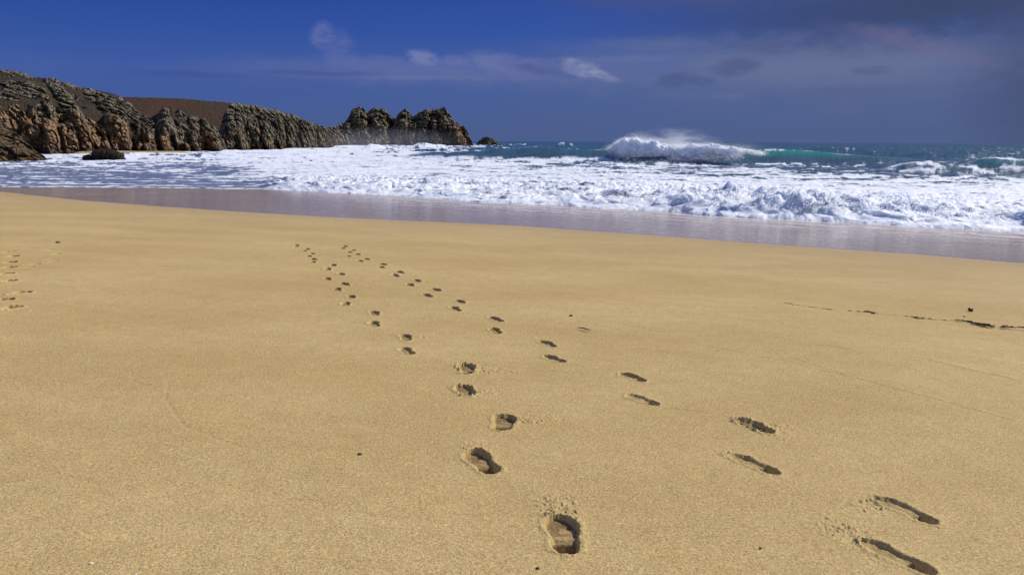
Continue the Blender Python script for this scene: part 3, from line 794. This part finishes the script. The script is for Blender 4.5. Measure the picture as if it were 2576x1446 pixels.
ed = sstep(np.arange(ns), 0, 14) * sstep(np.arange(ns), ns - 1, ns - 40)
ed = np.sqrt(np.clip(ed, 0.0004, 1))[:, None]
YY = Yr[:, None] + rh[:, None] * cy * ed; ZZ = zc[:, None] + rv[:, None] * sz_ * ed
nb = fbm(XX * .8, YY * .8, ZZ * .8, oct=4, rough=.5, seed=350); nb2 = np.abs(2 * fbm(XX * 2, YY * 2, ZZ * 1.4, oct=4, rough=.6, seed=360) - 1)
k = (nb - .5) * 2.2 * np.minimum(1, rv[:, None]) + nb2 * .12
YY = YY + cy * k; ZZ = ZZ + sz_ * k * .9; XX = XX + (fbm(YY * 1.1, ZZ * 1.1, XX * .7, seed=370) - .5) * .7
V = np.stack([XX, YY, ZZ], -1).reshape(-1, 3)
cr_o = mesh_np('foam_crest', V - np.array([20, 100, 0]), grid_faces(ns, na, True)[:, ::-1], MFOAM, parent=brk)

def flecks(name, Cn, rad_, mat, parent=None, org=(0, 0, 0)):
    """airborne clots of foam: small uneven octahedra"""
    n = len(Cn); oc = np.array([(1, 0, 0), (-1, 0, 0), (0, 1, 0), (0, -1, 0), (0, 0, 1), (0, 0, -1)], float)
    fc = np.array([(0, 2, 4), (2, 1, 4), (1, 3, 4), (3, 0, 4), (2, 0, 5), (1, 2, 5), (3, 1, 5), (0, 3, 5)])
    Vv = Cn[:, None, :] + oc[None] * (rad_[:, None, None] * rng.uniform(.5, 1.5, (n, 6, 1)))
    Ff = (fc[None] + np.arange(n)[:, None, None] * 6).reshape(-1, 3)
    return mesh_np(name, Vv.reshape(-1, 3) - np.array(org), Ff, mat, parent=parent)
nf = 22000
ip = rng.randint(0, ns, nf); pz = np.minimum(rng.exponential(.26, nf), 1.5) * np.interp(ps[ip], [1530, 1590, 1700, 1860, 1900], [.5, .75, .5, .2, .1])
Cn = np.stack([Xr[ip] + rng.normal(0, .35, nf) + pz * .9, Yr[ip] + rng.normal(0, .8, nf) + pz * 1.2, zt[ip] - .25 + pz + rng.normal(0, .12, nf)], -1)
fl = flecks('flying_foam', Cn, rng.uniform(.010, .034, nf), MFOAM, brk, (20, 100, 0)); fl['kind'] = 'stuff'
nf2 = 7000
ip = rng.randint(0, ns - 70, nf2)
Cn = np.stack([Xr[ip] + rng.normal(0, .4, nf2), Yr[ip] - rh[ip] - .2 - rng.exponential(.5, nf2), np.maximum(.15, zb[ip] + rng.normal(.1, .25, nf2))], -1)
fl = flecks('splash_foam', Cn, rng.uniform(.015, .05, nf2), MFOAM, brk, (20, 100, 0)); fl['kind'] = 'stuff'
# droplets jumping off the shore break
j = rng.randint(0, len(bz_pts), 16000); pb = bz_pts[j]
hh_ = rng.exponential(.07, len(j))
Cn = np.stack([pb[:, 0] + rng.normal(0, .12, len(j)), pb[:, 1] + rng.normal(0, .12, len(j)), pb[:, 2] + hh_], -1)
sp = flecks('surf_spray', Cn, rng.uniform(.006, .022, len(j)), MFOAM); tag(sp, kind='stuff'); sp['label'] = 'white droplets thrown up along the shore break'

# spray: airborne droplets torn back from the crest, as soft volumes
def spray(name, px0, px1, py0, py1, Yd, dens, parent=None, seed=0, thick=2.5, falloff=1.0):
    x0, x1 = (px0 - PW / 2) / FPX * Yd, (px1 - PW / 2) / FPX * Yd
    hzz = 356 + ((px0 + px1) / 2 - PW / 2) * ROLL
    z1, z0 = CAM_Z - (py0 - hzz) / FPX * Yd, CAM_Z - (py1 - hzz) / FPX * Yd
    n1, n2 = 24, 14
    th = np.linspace(0, 2 * np.pi, n1, endpoint=False); ph = np.linspace(0.001, np.pi - .001, n2)
    P_, T_ = np.meshgrid(ph, th, indexing='ij')
    V = np.stack([np.sin(P_) * np.cos(T_), np.sin(P_) * np.sin(T_), np.cos(P_)], -1).reshape(-1, 3)
    m, t, out = new_mat(name)
    tcn = t.node('ShaderNodeTexCoord').outputs['Object']
    pos = t.node('ShaderNodeNewGeometry').outputs['Position']
    ln = t.node('ShaderNodeVectorMath', operation='LENGTH'); t.l.new(tcn, ln.inputs[0])
    g = t.math('POWER', t.ramp(ln.outputs[1], 1.0, 0.0, smooth=False), 1.4 * falloff)
    nz = t.noise(t.mapping(pos, (.35, .5, 1.1), rot=(0, .6, 0), loc=(seed, 0, 0)), 1.0, 4, .6) if parent else t.noise(t.mapping(pos, (.03, .03, .05)), 1.0, 2, .5)
    dn = t.math('MULTIPLY', t.math('MULTIPLY', g, t.ramp(nz, .35, .7)), dens)
    vol = t.node('ShaderNodeVolumePrincipled'); t.put(vol.inputs['Density'], dn)
    vol.inputs['Color'].default_value = (.95, .96, 1, 1); vol.inputs['Anisotropy'].default_value = .2
    t.l.new(vol.outputs[0], out.inputs['Volume'])
    o = mesh_np(name, V, grid_faces(n2, n1, True)[:, ::-1], m)
    o.scale = ((x1 - x0) / 2, thick, (z1 - z0) / 2)
    loc = Vector(((x0 + x1) / 2, Yd, (z0 + z1) / 2))
    if parent: o.parent = parent; loc = loc - parent.location
    o.location = loc
    return o
spray('spray', 1535, 1820, 318, 400, 103, 1.1, brk, 1, 2.0)
spray('spray', 1700, 1960, 355, 395, 100, .5, brk, 5, 1.6)
mist = spray('mist', 560, 1230, 315, 396, 300, .0045, None, 9, 60, .7)
tag(mist, kind='stuff'); mist['label'] = 'thin sea mist drifting along the foot of the far cliffs'

# ------------------------------------------------------------------ headlands
def headland(name, ridge, base, setback, mat, n_s, n_t, foot=.55, footset=.18, butt=(7, 2.4), block=(2.6, .9), fineamp=.25, seed=0, heath=0.0, jag=.4, split=None, ext_up=0.0, feats=(), och=(.0, .0), push=.3):
    rp = np.array(ridge, float); bp = np.array(base, float)
    xs = np.linspace(rp[0, 0], rp[-1, 0], n_s)
    ry = np.interp(xs, rp[:, 0], rp[:, 1]); bd = np.interp(xs, bp[:, 0], bp[:, 1])       # bd = base distance (m)
    hzl = 356 + (xs - PW / 2) * ROLL
    sb = np.interp(xs, *zip(*setback)) if isinstance(setback, list) else np.full(n_s, setback)
    Dt = bd + sb
    zt = CAM_Z + (hzl - ry) / FPX * Dt
    tt = np.concatenate([np.linspace(0, 1, n_t), 1 + np.linspace(0, 1, 14)[1:] ** 1.2])
    S = np.repeat(np.arange(n_s)[None], len(tt), 0); Tm = np.repeat(tt[:, None], n_s, 1)
    prof_z = np.interp(tt, [0, foot * .9, 1, 1.1, 2], [-.04, foot, 1, .97, -.03])
    prof_d = np.interp(tt, [0, foot * .9, 1, 2], [0, footset, 1, 2.2])
    # rounder shoulder
    D = bd[None] + sb[None] * prof_d[:, None]
    Zg = prof_z[:, None] * zt[None]
    ang_ = (xs - PW / 2) / FPX
    Yg = D; Xg = D * ang_[None]
    rel = np.clip(Zg / np.maximum(zt[None], 1), 0, 1)
    # arc length along the coast for even noise
    kx, ky, kz = Xg, Yg, Zg
    wl, am = butt
    top_f = sstep(Tm, 1.0, .80) * (1 - .0 * Tm)
    if mat is MROCK or mat is MFAR:
        rockm = sstep(fbm(kx / (wl * 1.7), ky / (wl * 1.7), kz / (wl * 1.2), oct=4, seed=seed + 5) + (.42 - rel) * .9 * (1 if heath else 0) + (0 if heath else 1), .48 + heath * .06, .56 + heath * .06)
    else: rockm = np.ones_like(kx)
    if heath: rockm = np.maximum(rockm, .9 * sstep(fbm(kx / 3.2, ky / 3.2, kz / 2.0, oct=4, rough=.6, seed=seed + 25), .58, .64))
    # outcrops and buttresses read off the cliff: segments (x0, y0, x1, y1, half width, metres proud)
    ypx = hzl[None] - (Zg - CAM_Z) / D * FPX
    xpx = np.repeat(xs[None], len(tt), 0)
    wx_ = (fbm(kx * .35, ky * .35, kz * .35, seed=seed + 31, oct=4, rough=.6) - .5) * 34
    wy_ = (fbm(kx * .35, ky * .35, kz * .35, seed=seed + 36, oct=4, rough=.6) - .5) * 34
    fdisp = np.zeros_like(kx); fm_ = np.zeros_like(kx)
    for (x0_, y0_, x1_, y1_, hw_, pr_) in feats:
        ddx, ddy = x1_ - x0_, y1_ - y0_; L2 = ddx * ddx + ddy * ddy + 1e-6
        qx, qy = xpx + wx_ * .5 - x0_, ypx + wy_ * .5 - y0_
        u_ = np.clip((qx * ddx + qy * ddy) / L2, 0, 1)
        dd_ = np.hypot(qx - u_ * ddx, qy - u_ * ddy) / hw_
        m1 = sstep(dd_, 1.15, .72)
        fm_ = np.maximum(fm_, m1)
        if pr_ > 0: fdisp = np.maximum(fdisp, pr_ * m1 * (.75 + .25 * (1 - np.clip(dd_, 0, 1))))
        else: fdisp = np.where(m1 > 0.02, fdisp + pr_ * m1, fdisp)
    fdisp = fdisp * np.where(Tm <= 1, 1, np.clip(1.15 - Tm, 0, 1) / .15)
    if len(feats): rockm = np.maximum(rockm, fm_)
    if split is not None:
        rockm = rockm * split(xs[None], rel)
    n1 = fbm(kx / wl + ky / wl * .5, kz / (wl * 1.8), seed=seed + 1, oct=3, rough=.45)
    rid = 1 - np.abs(2 * n1 - 1) * 2.2                # ridges = buttresses
    n2 = fbm(kx / (wl * .42), ky / (wl * .42), kz / (wl * 1.2), seed=seed + 2, oct=3)
    f1_, f2_, cv = worley(kx / block[0] + (n2 - .5), ky / block[0], kz / (block[0] * 1.25), seed + 7)
    crack = sstep(f2_ - f1_, 0, .18)
    b2 = block[0] * .42
    g1_, g2_, cv2 = worley(kx / b2 + n2 * 2, ky / b2, kz / (b2 * 1.15), seed + 17)
    crack2 = sstep(g2_ - g1_, 0, .2)
    lz = kz / (block[0] * .95) + n2 * 2.2 + cv * .5
    saw = lz - np.floor(lz)
    fn = fbm(kx / .8, ky / .8, kz / .8, seed=seed + 3, oct=4, rough=.6)
    low = sstep(rel, 1.05, .35)
    disp = am * (rid * .8 + (n2 - .5) * 1.6) * (.35 + .65 * low) * (.35 + .65 * rockm) + rockm * (block[1] * (cv - .5) * 1.5 + block[1] * .55 * (crack - 1) + block[1] * .5 * (cv2 - .5) + block[1] * .3 * (crack2 - 1)) + fineamp * (fn - .5)
    disp = disp + fdisp * np.clip(sstep(Tm, 1.3, .9), 0, 1) * (.12 + .0) / .12 * sstep(Tm, -.01, .03) * 0
    disp = disp * (.12 + .88 * np.clip(np.where(Tm <= 1, top_f + .15, .3), 0, 1)) * sstep(Tm, -.01, .03)
    dx, dy = -np.sin(np.arctan(ang_))[None], -np.cos(np.arctan(ang_))[None]
    disp = disp + fdisp - rockm * block[1] * .55 * saw * sstep(Tm, 1.0, .9) * sstep(Tm, 0, .04)
    rx, ry_2 = .55, -.75                               # push out towards the bay rather than straight at the lens
    ux, uy = dx * (1 - push) + rx * push, dy * (1 - push) + ry_2 * push
    Xg = Xg + ux * disp; Yg = Yg + uy * disp
    crest = np.exp(-((Tm - 1) / .16) ** 2)
    Zg = Zg + (rockm * (cv - .5) * jag * 1.6 + (fn - .5) * jag * .7 + rockm * (cv2 - .5) * jag * .8) * np.maximum(crest, .5 * (rel > .1)) * sstep(Tm, .02, .12)
    ochv = och[0] - rel * och[1] + (fbm(kx / 6, ky / 6, kz / 5, seed=seed + 60, oct=4) - .5) * 2.2 + (cv - .5) * .35
    if name == 'headland': ochv = ochv + 1.0 * sstep(xpx, 1105, 1150) - .25
    V = np.stack([Xg, Yg, Zg], -1).reshape(-1, 3)
    o = mesh_np(name, V, grid_faces(len(tt), n_s), mat, {'rock': rockm.reshape(-1), 'rel': rel.reshape(-1), 'och': ochv.reshape(-1)})
    return o
hA = headland('cliff', [(-1500, 60), (-700, 110), (-300, 160), (0, 185), (60, 190), (150, 206), (230, 225), (300, 239), (325, 248), (338, 262), (350, 268), (372, 282), (392, 300), (408, 292), (425, 276), (450, 272), (475, 288), (500, 296), (525, 302), (545, 318), (560, 335), (572, 356), (582, 376)],
    [(-1500, 90), (-700, 105), (-200, 125), (130, 150), (330, 168), (560, 195), (582, 205)], [(-1500, 60), (0, 34), (330, 24), (450, 10), (582, 4)], MROCK, 1700, 230, butt=(7.5, 3.0), block=(2.0, 1.3), fineamp=.5, seed=400, heath=1.0, jag=.5, och=(1.0, 1.5), feats=[
    (50, 226, 128, 240, 16, .9), (160, 213, 185, 250, 15, 2.2), (185, 250, 225, 312, 17, 2.6), (140, 252, 160, 300, 11, 2.0), (66, 280, 90, 318, 14, 2.0), (250, 240, 300, 262, 14, 1.3), (285, 262, 330, 300, 18, 2.2), (330, 256, 365, 310, 12, 1.4),
    (0, 262, 12, 300, 12, 1.6), (20, 300, 60, 318, 12, 1.0), (215, 300, 270, 335, 14, 1.8), (120, 318, 260, 332, 12, 1.2), (105, 225, 60, 218, 8, .8), (-60, 200, -20, 260, 25, 2), (-150, 250, -60, 330, 40, 3),
    (146, 318, 150, 385, 17, 3.4), (188, 322, 196, 385, 18, 2.8), (228, 330, 238, 385, 15, 2.6), (262, 345, 285, 385, 17, 2.4), (305, 305, 322, 385, 26, 3.8), (96, 332, 108, 372, 14, -2.6), (264, 320, 268, 350, 8, -1.5),
    (385, 308, 392, 380, 17, 3.4), (425, 320, 432, 378, 19, 3.4), (425, 285, 445, 330, 16, 2.0), (470, 295, 480, 330, 14, 2.4), (462, 335, 470, 375, 16, 2.6), (500, 305, 512, 372, 15, 2.8), (528, 305, 532, 335, 10, 2.6), (548, 335, 558, 374, 14, 2.6),
    (405, 330, 407, 375, 6, -1.8), (447, 345, 448, 372, 6, -1.8), (352, 320, 352, 375, 8, -2.4)])
tag(hA, 'near headland of granite buttresses and dark heath at the left edge', 'cliff', kind='structure')
hB = headland('hill', [(250, 256), (330, 250), (400, 250), (450, 252), (500, 255), (590, 263), (640, 268), (700, 282), (760, 302), (800, 330)],
    [(250, 225), (800, 300)], 55, None, 500, 120, foot=.45, footset=.3, butt=(22, 2.5), block=(3, .0), fineamp=1.6, seed=450, jag=.15)
mh, t, out = new_mat('heath')
pos = t.node('ShaderNodeNewGeometry').outputs['Position']
b = t.node('ShaderNodeBsdfPrincipled'); t.l.new(b.outputs[0], out.inputs[0]); b.inputs['Roughness'].default_value = .95; b.inputs['Specular IOR Level'].default_value = .1
n1 = t.noise(t.mapping(pos, (.05, .05, .3)), 1.0, 6, .7); n2 = t.noise(pos, .8, 5, .7)
hc = t.mix(t.ramp(n1, .4, .6), (.078, .032, .022), (.050, .042, .022)); hc = t.mix(t.ramp(n2, .35, .7, 0, .7), hc, (.036, .022, .015))
t.put(b.inputs['Base Color'], hc); t.put(b.inputs['Normal'], t.bump(n2, .8, .6))
hB.data.materials.append(mh)
tag(hB, 'reddish brown heather hill behind the near cliffs', 'hill', kind='structure')
hC = headland('cliff', [(548, 372), (556, 350), (566, 320), (578, 290), (590, 270), (605, 265), (640, 267), (700, 280), (760, 298), (800, 313), (826, 324), (836, 338), (846, 362)],
    [(548, 205), (600, 212), (700, 235), (830, 300), (846, 320)], [(548, 4), (590, 14), (760, 20), (846, 5)], MROCK, 900, 210, foot=.6, footset=.35, butt=(8, 2.6), block=(2.6, 1.7), fineamp=.6, seed=500, heath=.0, jag=.55, och=(.45, .9), push=.2, feats=[
    (590, 285, 596, 330, 12, 2.5), (615, 300, 622, 368, 12, 3), (645, 300, 655, 368, 11, 3), (675, 305, 685, 368, 13, 3.2), (655, 275, 700, 290, 12, 1.5), (712, 312, 716, 366, 10, 3.4), (738, 315, 742, 366, 11, 3), (775, 318, 782, 366, 16, 3.6),
    (815, 330, 820, 364, 10, 3), (728, 320, 728, 366, 6, -2), (758, 320, 757, 366, 8, -2.5), (632, 320, 634, 368, 5, -2), (835, 345, 838, 366, 6, 2)])
tag(hC, 'grey granite cliff sloping down to the low neck of land, left of the craggy headland', 'cliff', kind='structure')
hD = headland('headland', [(815, 330), (828, 323), (850, 320), (862, 318), (876, 309), (886, 296), (893, 282), (900, 275), (908, 272), (920, 277), (930, 286), (936, 280), (946, 276), (956, 278), (968, 284), (975, 284), (985, 296), (998, 302), (1006, 292), (1012, 284), (1022, 282), (1032, 286), (1040, 296), (1050, 292), (1060, 284), (1072, 279), (1085, 277),
     (1098, 280), (1106, 278), (1112, 271), (1117, 274), (1124, 284), (1132, 290), (1142, 304), (1150, 306), (1160, 318), (1172, 330), (1181, 342), (1187, 360), (1190, 368)],
    [(815, 400), (900, 440), (1190, 470)], [(815, 10), (900, 20), (1100, 20), (1190, 6)], MFAR, 1000, 230, foot=.6, footset=.4, butt=(15, 4.0), block=(4.2, 3.0), fineamp=1.2, seed=550, heath=.0, jag=1.6, och=(.5, .5), push=.15, feats=[
    (905, 285, 925, 362, 17, 5), (950, 290, 958, 362, 14, 4), (968, 300, 975, 362, 7, 4), (1018, 290, 1012, 330, 12, 4), (1000, 325, 1005, 362, 12, 4), (1070, 290, 1066, 360, 14, 5), (1110, 282, 1125, 330, 12, 5), (1095, 320, 1100, 362, 14, 4),
    (1140, 320, 1160, 360, 14, 4), (1040, 320, 1040, 362, 9, 4), (988, 315, 988, 362, 6, -4), (1085, 300, 1084, 330, 5, -4), (938, 300, 936, 350, 5, -3)])
tag(hD, 'craggy granite headland with pinnacles ending in the sea', 'headland', kind='structure')
hE = headland('islet_rock', [(1194, 368), (1202, 358), (1209, 352), (1216, 348), (1222, 342), (1229, 345), (1236, 349), (1243, 352), (1250, 357), (1260, 366)],
    [(1194, 520), (1260, 520)], 6, MFAR, 160, 60, foot=.5, footset=.5, butt=(7, 2.0), block=(3, 1.4), fineamp=.4, seed=600, jag=1.0)
tag(hE, 'small dark jagged rock standing in the sea off the tip of the headland', 'rock')
hF = headland('rock_outcrop', [(-420, 240), (-200, 275), (0, 299), (18, 306), (32, 322), (45, 334), (62, 342), (74, 350), (84, 366), (98, 376), (112, 383), (122, 392), (132, 406)],
    [(-420, 80), (0, 92), (132, 96)], [(-420, 20), (0, 12), (132, 2)], MFRONT, 500, 160, foot=.5, footset=.4, butt=(5, 1.3), block=(2.0, .7), seed=650, jag=.35)
tag(hF, 'low brown rock outcrop at the left edge sloping down into the surf', 'rock outcrop')

# dark rock awash, two lobes
def blob(name, lobes, mat, seed, n=80, parent=None, amp=.25, loc=(0, 0, 0), fr=1.2):
    Vs = []; Fs = []; off = 0
    for (cx, cy, cz, rx_, ry_1, rz_) in lobes:
        th = np.linspace(0, 2 * np.pi, n, endpoint=False); ph = np.linspace(0.001, np.pi - .001, n // 2)
        P_, T_ = np.meshgrid(ph, th, indexing='ij')
        x = np.sin(P_) * np.cos(T_); y = np.sin(P_) * np.sin(T_); zz = np.cos(P_)
        sq = lambda v: np.sign(v) * np.abs(v) ** .75
        x, y, zz = sq(x), sq(y), sq(zz)
        mr = min(rx_, ry_1, rz_)
        a_, b_, cv_ = worley(x * rx_ / mr * fr, y * ry_1 / mr * fr, zz * rz_ / mr * fr * .9, seed)
        k_ = 1 + (cv_ - .5) * amp + (fbm(x * 3, y * 3, zz * 3, seed=seed + 5) - .5) * amp * 1.4 - (1 - sstep(b_ - a_, 0, .2)) * amp * .4
        Vs.append(np.stack([cx + x * rx_ * k_, cy + y * ry_1 * k_, cz + zz * rz_ * k_], -1).reshape(-1, 3)); Fs.append(grid_faces(n // 2, n, True)[:, ::-1] + off); off += n * (n // 2)
    V = np.concatenate(Vs); Fq = np.concatenate(Fs)
    return mesh_np(name, V + np.array(loc), Fq, mat, {'rock': np.ones(len(V)), 'rel': np.ones(len(V))}, loc=loc, parent=parent)
gx, gy = on_level(262, 401)
o = blob('rock', [(0.1, 0, .55, 1.55, 1.3, .75), (1.3, .1, .35, 1.1, 1.1, .7), (-1.7, -.2, .12, .95, .9, .42), (.5, .2, .7, .9, .8, .68)], MDARK, 700, amp=.35, loc=(gx, gy, 0))
tag(o, 'low black wet rock awash in white foam in front of the cliffs', 'rock')

# ------------------------------------------------------------------ wrack and pebbles on the sand
def weed(pts, name, label, wdt=.010, seed=0, group=None, n=26, sc=1.0):
    """tangle of flattened strands following the drift line"""
    q = np.array([on_sand(*p) for p in pts]); cen = q.mean(0)
    r_ = np.random.RandomState(seed); Vs = []; Fs = []; off = 0
    L = np.linalg.norm(q[-1] - q[0]); dirv = (q[-1] - q[0]) / max(L, 1e-3)
    for i in range(n):
        t0 = r_.rand() * (1 if sc == 1 else .1); t1 = t0 + (r_.uniform(.1, .4) if sc == 1 else .9)
        m_ = 8
        tt_ = np.linspace(t0, t1, m_)
        cx_2 = np.stack([np.interp(tt_, np.linspace(0, 1, len(q)), q[:, j]) for j in range(3)], -1)
        cx_2 += np.cumsum(r_.normal(0, .006, (m_, 3)), 0) * np.array([1, 1, 0]) + np.array([r_.normal(0, .015), r_.normal(0, .02), 0]) * sc
        cx_2[:, 2] = sand_z2(cx_2[:, 0], cx_2[:, 1]) + .003 + r_.uniform(0, .016) * np.sin(np.linspace(0, np.pi, m_))
        ww = wdt * r_.uniform(.2, .6)
        a_ = np.linspace(0, 2 * np.pi, 6, endpoint=False)
        tap = np.sin(np.linspace(.15, np.pi - .15, m_))
        ring = np.stack([0 * a_, np.cos(a_) * ww * .6, np.abs(np.sin(a_)) * ww * .9 * np.sign(np.sin(a_))], -1)
        V = (cx_2[:, None, :] + ring[None] * tap[:, None, None]).reshape(-1, 3)
        Vs.append(V); Fs.append(grid_faces(m_, 6, True) + off); off += len(V)
    o = mesh_np(name, np.concatenate(Vs), np.concatenate(Fs), MWEED, loc=tuple(cen))
    return tag(o, label, 'seaweed', group)
G = 'seaweed strands along the drift line'
weed([(1962, 764), (1985, 767), (2005, 771)], 'seaweed', 'leftmost dark seaweed strand of the drift line on the right', .013, 1, G, 22)
weed([(2150, 785), (2180, 786), (2202, 790)], 'seaweed', 'humped seaweed clump in the middle of the drift line', .015, 2, G, 26)
weed([(2262, 795), (2290, 798), (2318, 803)], 'seaweed', 'thin broken seaweed strand between the middle clump and the long tangle', .010, 3, G, 14)
weed([(2375, 807), (2420, 808), (2445, 812)], 'seaweed', 'seaweed strand just below the lone dark pebble', .012, 4, G, 20)
weed([(2440, 813), (2470, 817), (2495, 823)], 'seaweed', 'thick tangled seaweed clump right of the lone dark pebble', .015, 5, G, 34)
weed([(2510, 824), (2545, 824), (2590, 828)], 'seaweed', 'seaweed strand running off the right edge of the picture', .013, 6, G, 24)
weed([(2010, 772), (2080, 780), (2140, 784)], 'seaweed', 'wispy thin seaweed thread joining the leftmost strand and middle clump', .005, 7, G, 22)
weed([(2320, 803), (2350, 805), (2380, 807)], 'seaweed', 'scraps of seaweed thread left of the strand below the pebble', .005, 8, G, 10)
tw = weed([(1457, 825), (1474, 829), (1492, 834)], 'twig', 'short dark twig lying alone right of the two footprint trails', .007, 9, None, 4, .25)
tw['category'] = 'twig'
def pebble(px, py, r, label, name='pebble', mat=MPEB, seed=0, group='small stones and grit on the sand', flat=.6):
    p = on_sand(px, py)
    o = blob(name, [(0, 0, r * .3, r, r * .8, r * flat)], mat, seed, 20, loc=tuple(p), amp=.3)
    o.name = name
    tag(o, label, name, group)
pebble(2441, 781, .030, 'lone dark rounded pebble above the right end of the drift line', seed=1, flat=.8)
pebble(905, 1143, .011, 'small dark pebble alone left of the kidney-shaped footprint', seed=2)
pebble(146, 612, .035, 'dark speck of stone above the faint trail at the left', seed=3)
pebble(1352, 1600 * .894 + 9 - 10, .007, 'tiny reddish pebble left of the large boot print near the bottom edge', seed=4)
pebble(1436, 795, .016, 'small pebble just above the twig', seed=5)
pebble(2251, 988, .008, 'tiny dark pebble on the open sand right of the trails', seed=6)
pebble(1806, 884, .010, 'tiny dark pebble left of the faint swash ridges', seed=7)
pebble(2425, 796, .014, 'flat dark chip just below the lone pebble', seed=8, flat=.3)
pebble(1912, 1378, .005, 'tiny dark grain between the boot print and the corner prints', seed=9)
pebble(228, 1418, .008, 'white shell chip near the bottom left corner', 'shell', MSHELL, 10, None, .4)
pebble(342, 1444, .005, 'tiny white shell fleck cut by the bottom edge at the left', 'shell', MSHELL, 11, None, .4)
pebble(1292, 1328, .003, 'pale shell crumb above left of the large boot print', 'shell', MSHELL, 12, None, .4)

# ------------------------------------------------------------------ render settings
SC.render.resolution_x = 1024; SC.render.resolution_y = 574
SC.cycles.volume_step_rate = 1.0
SC.cycles.volume_bounces = 2
SC.cycles.max_bounces = 6
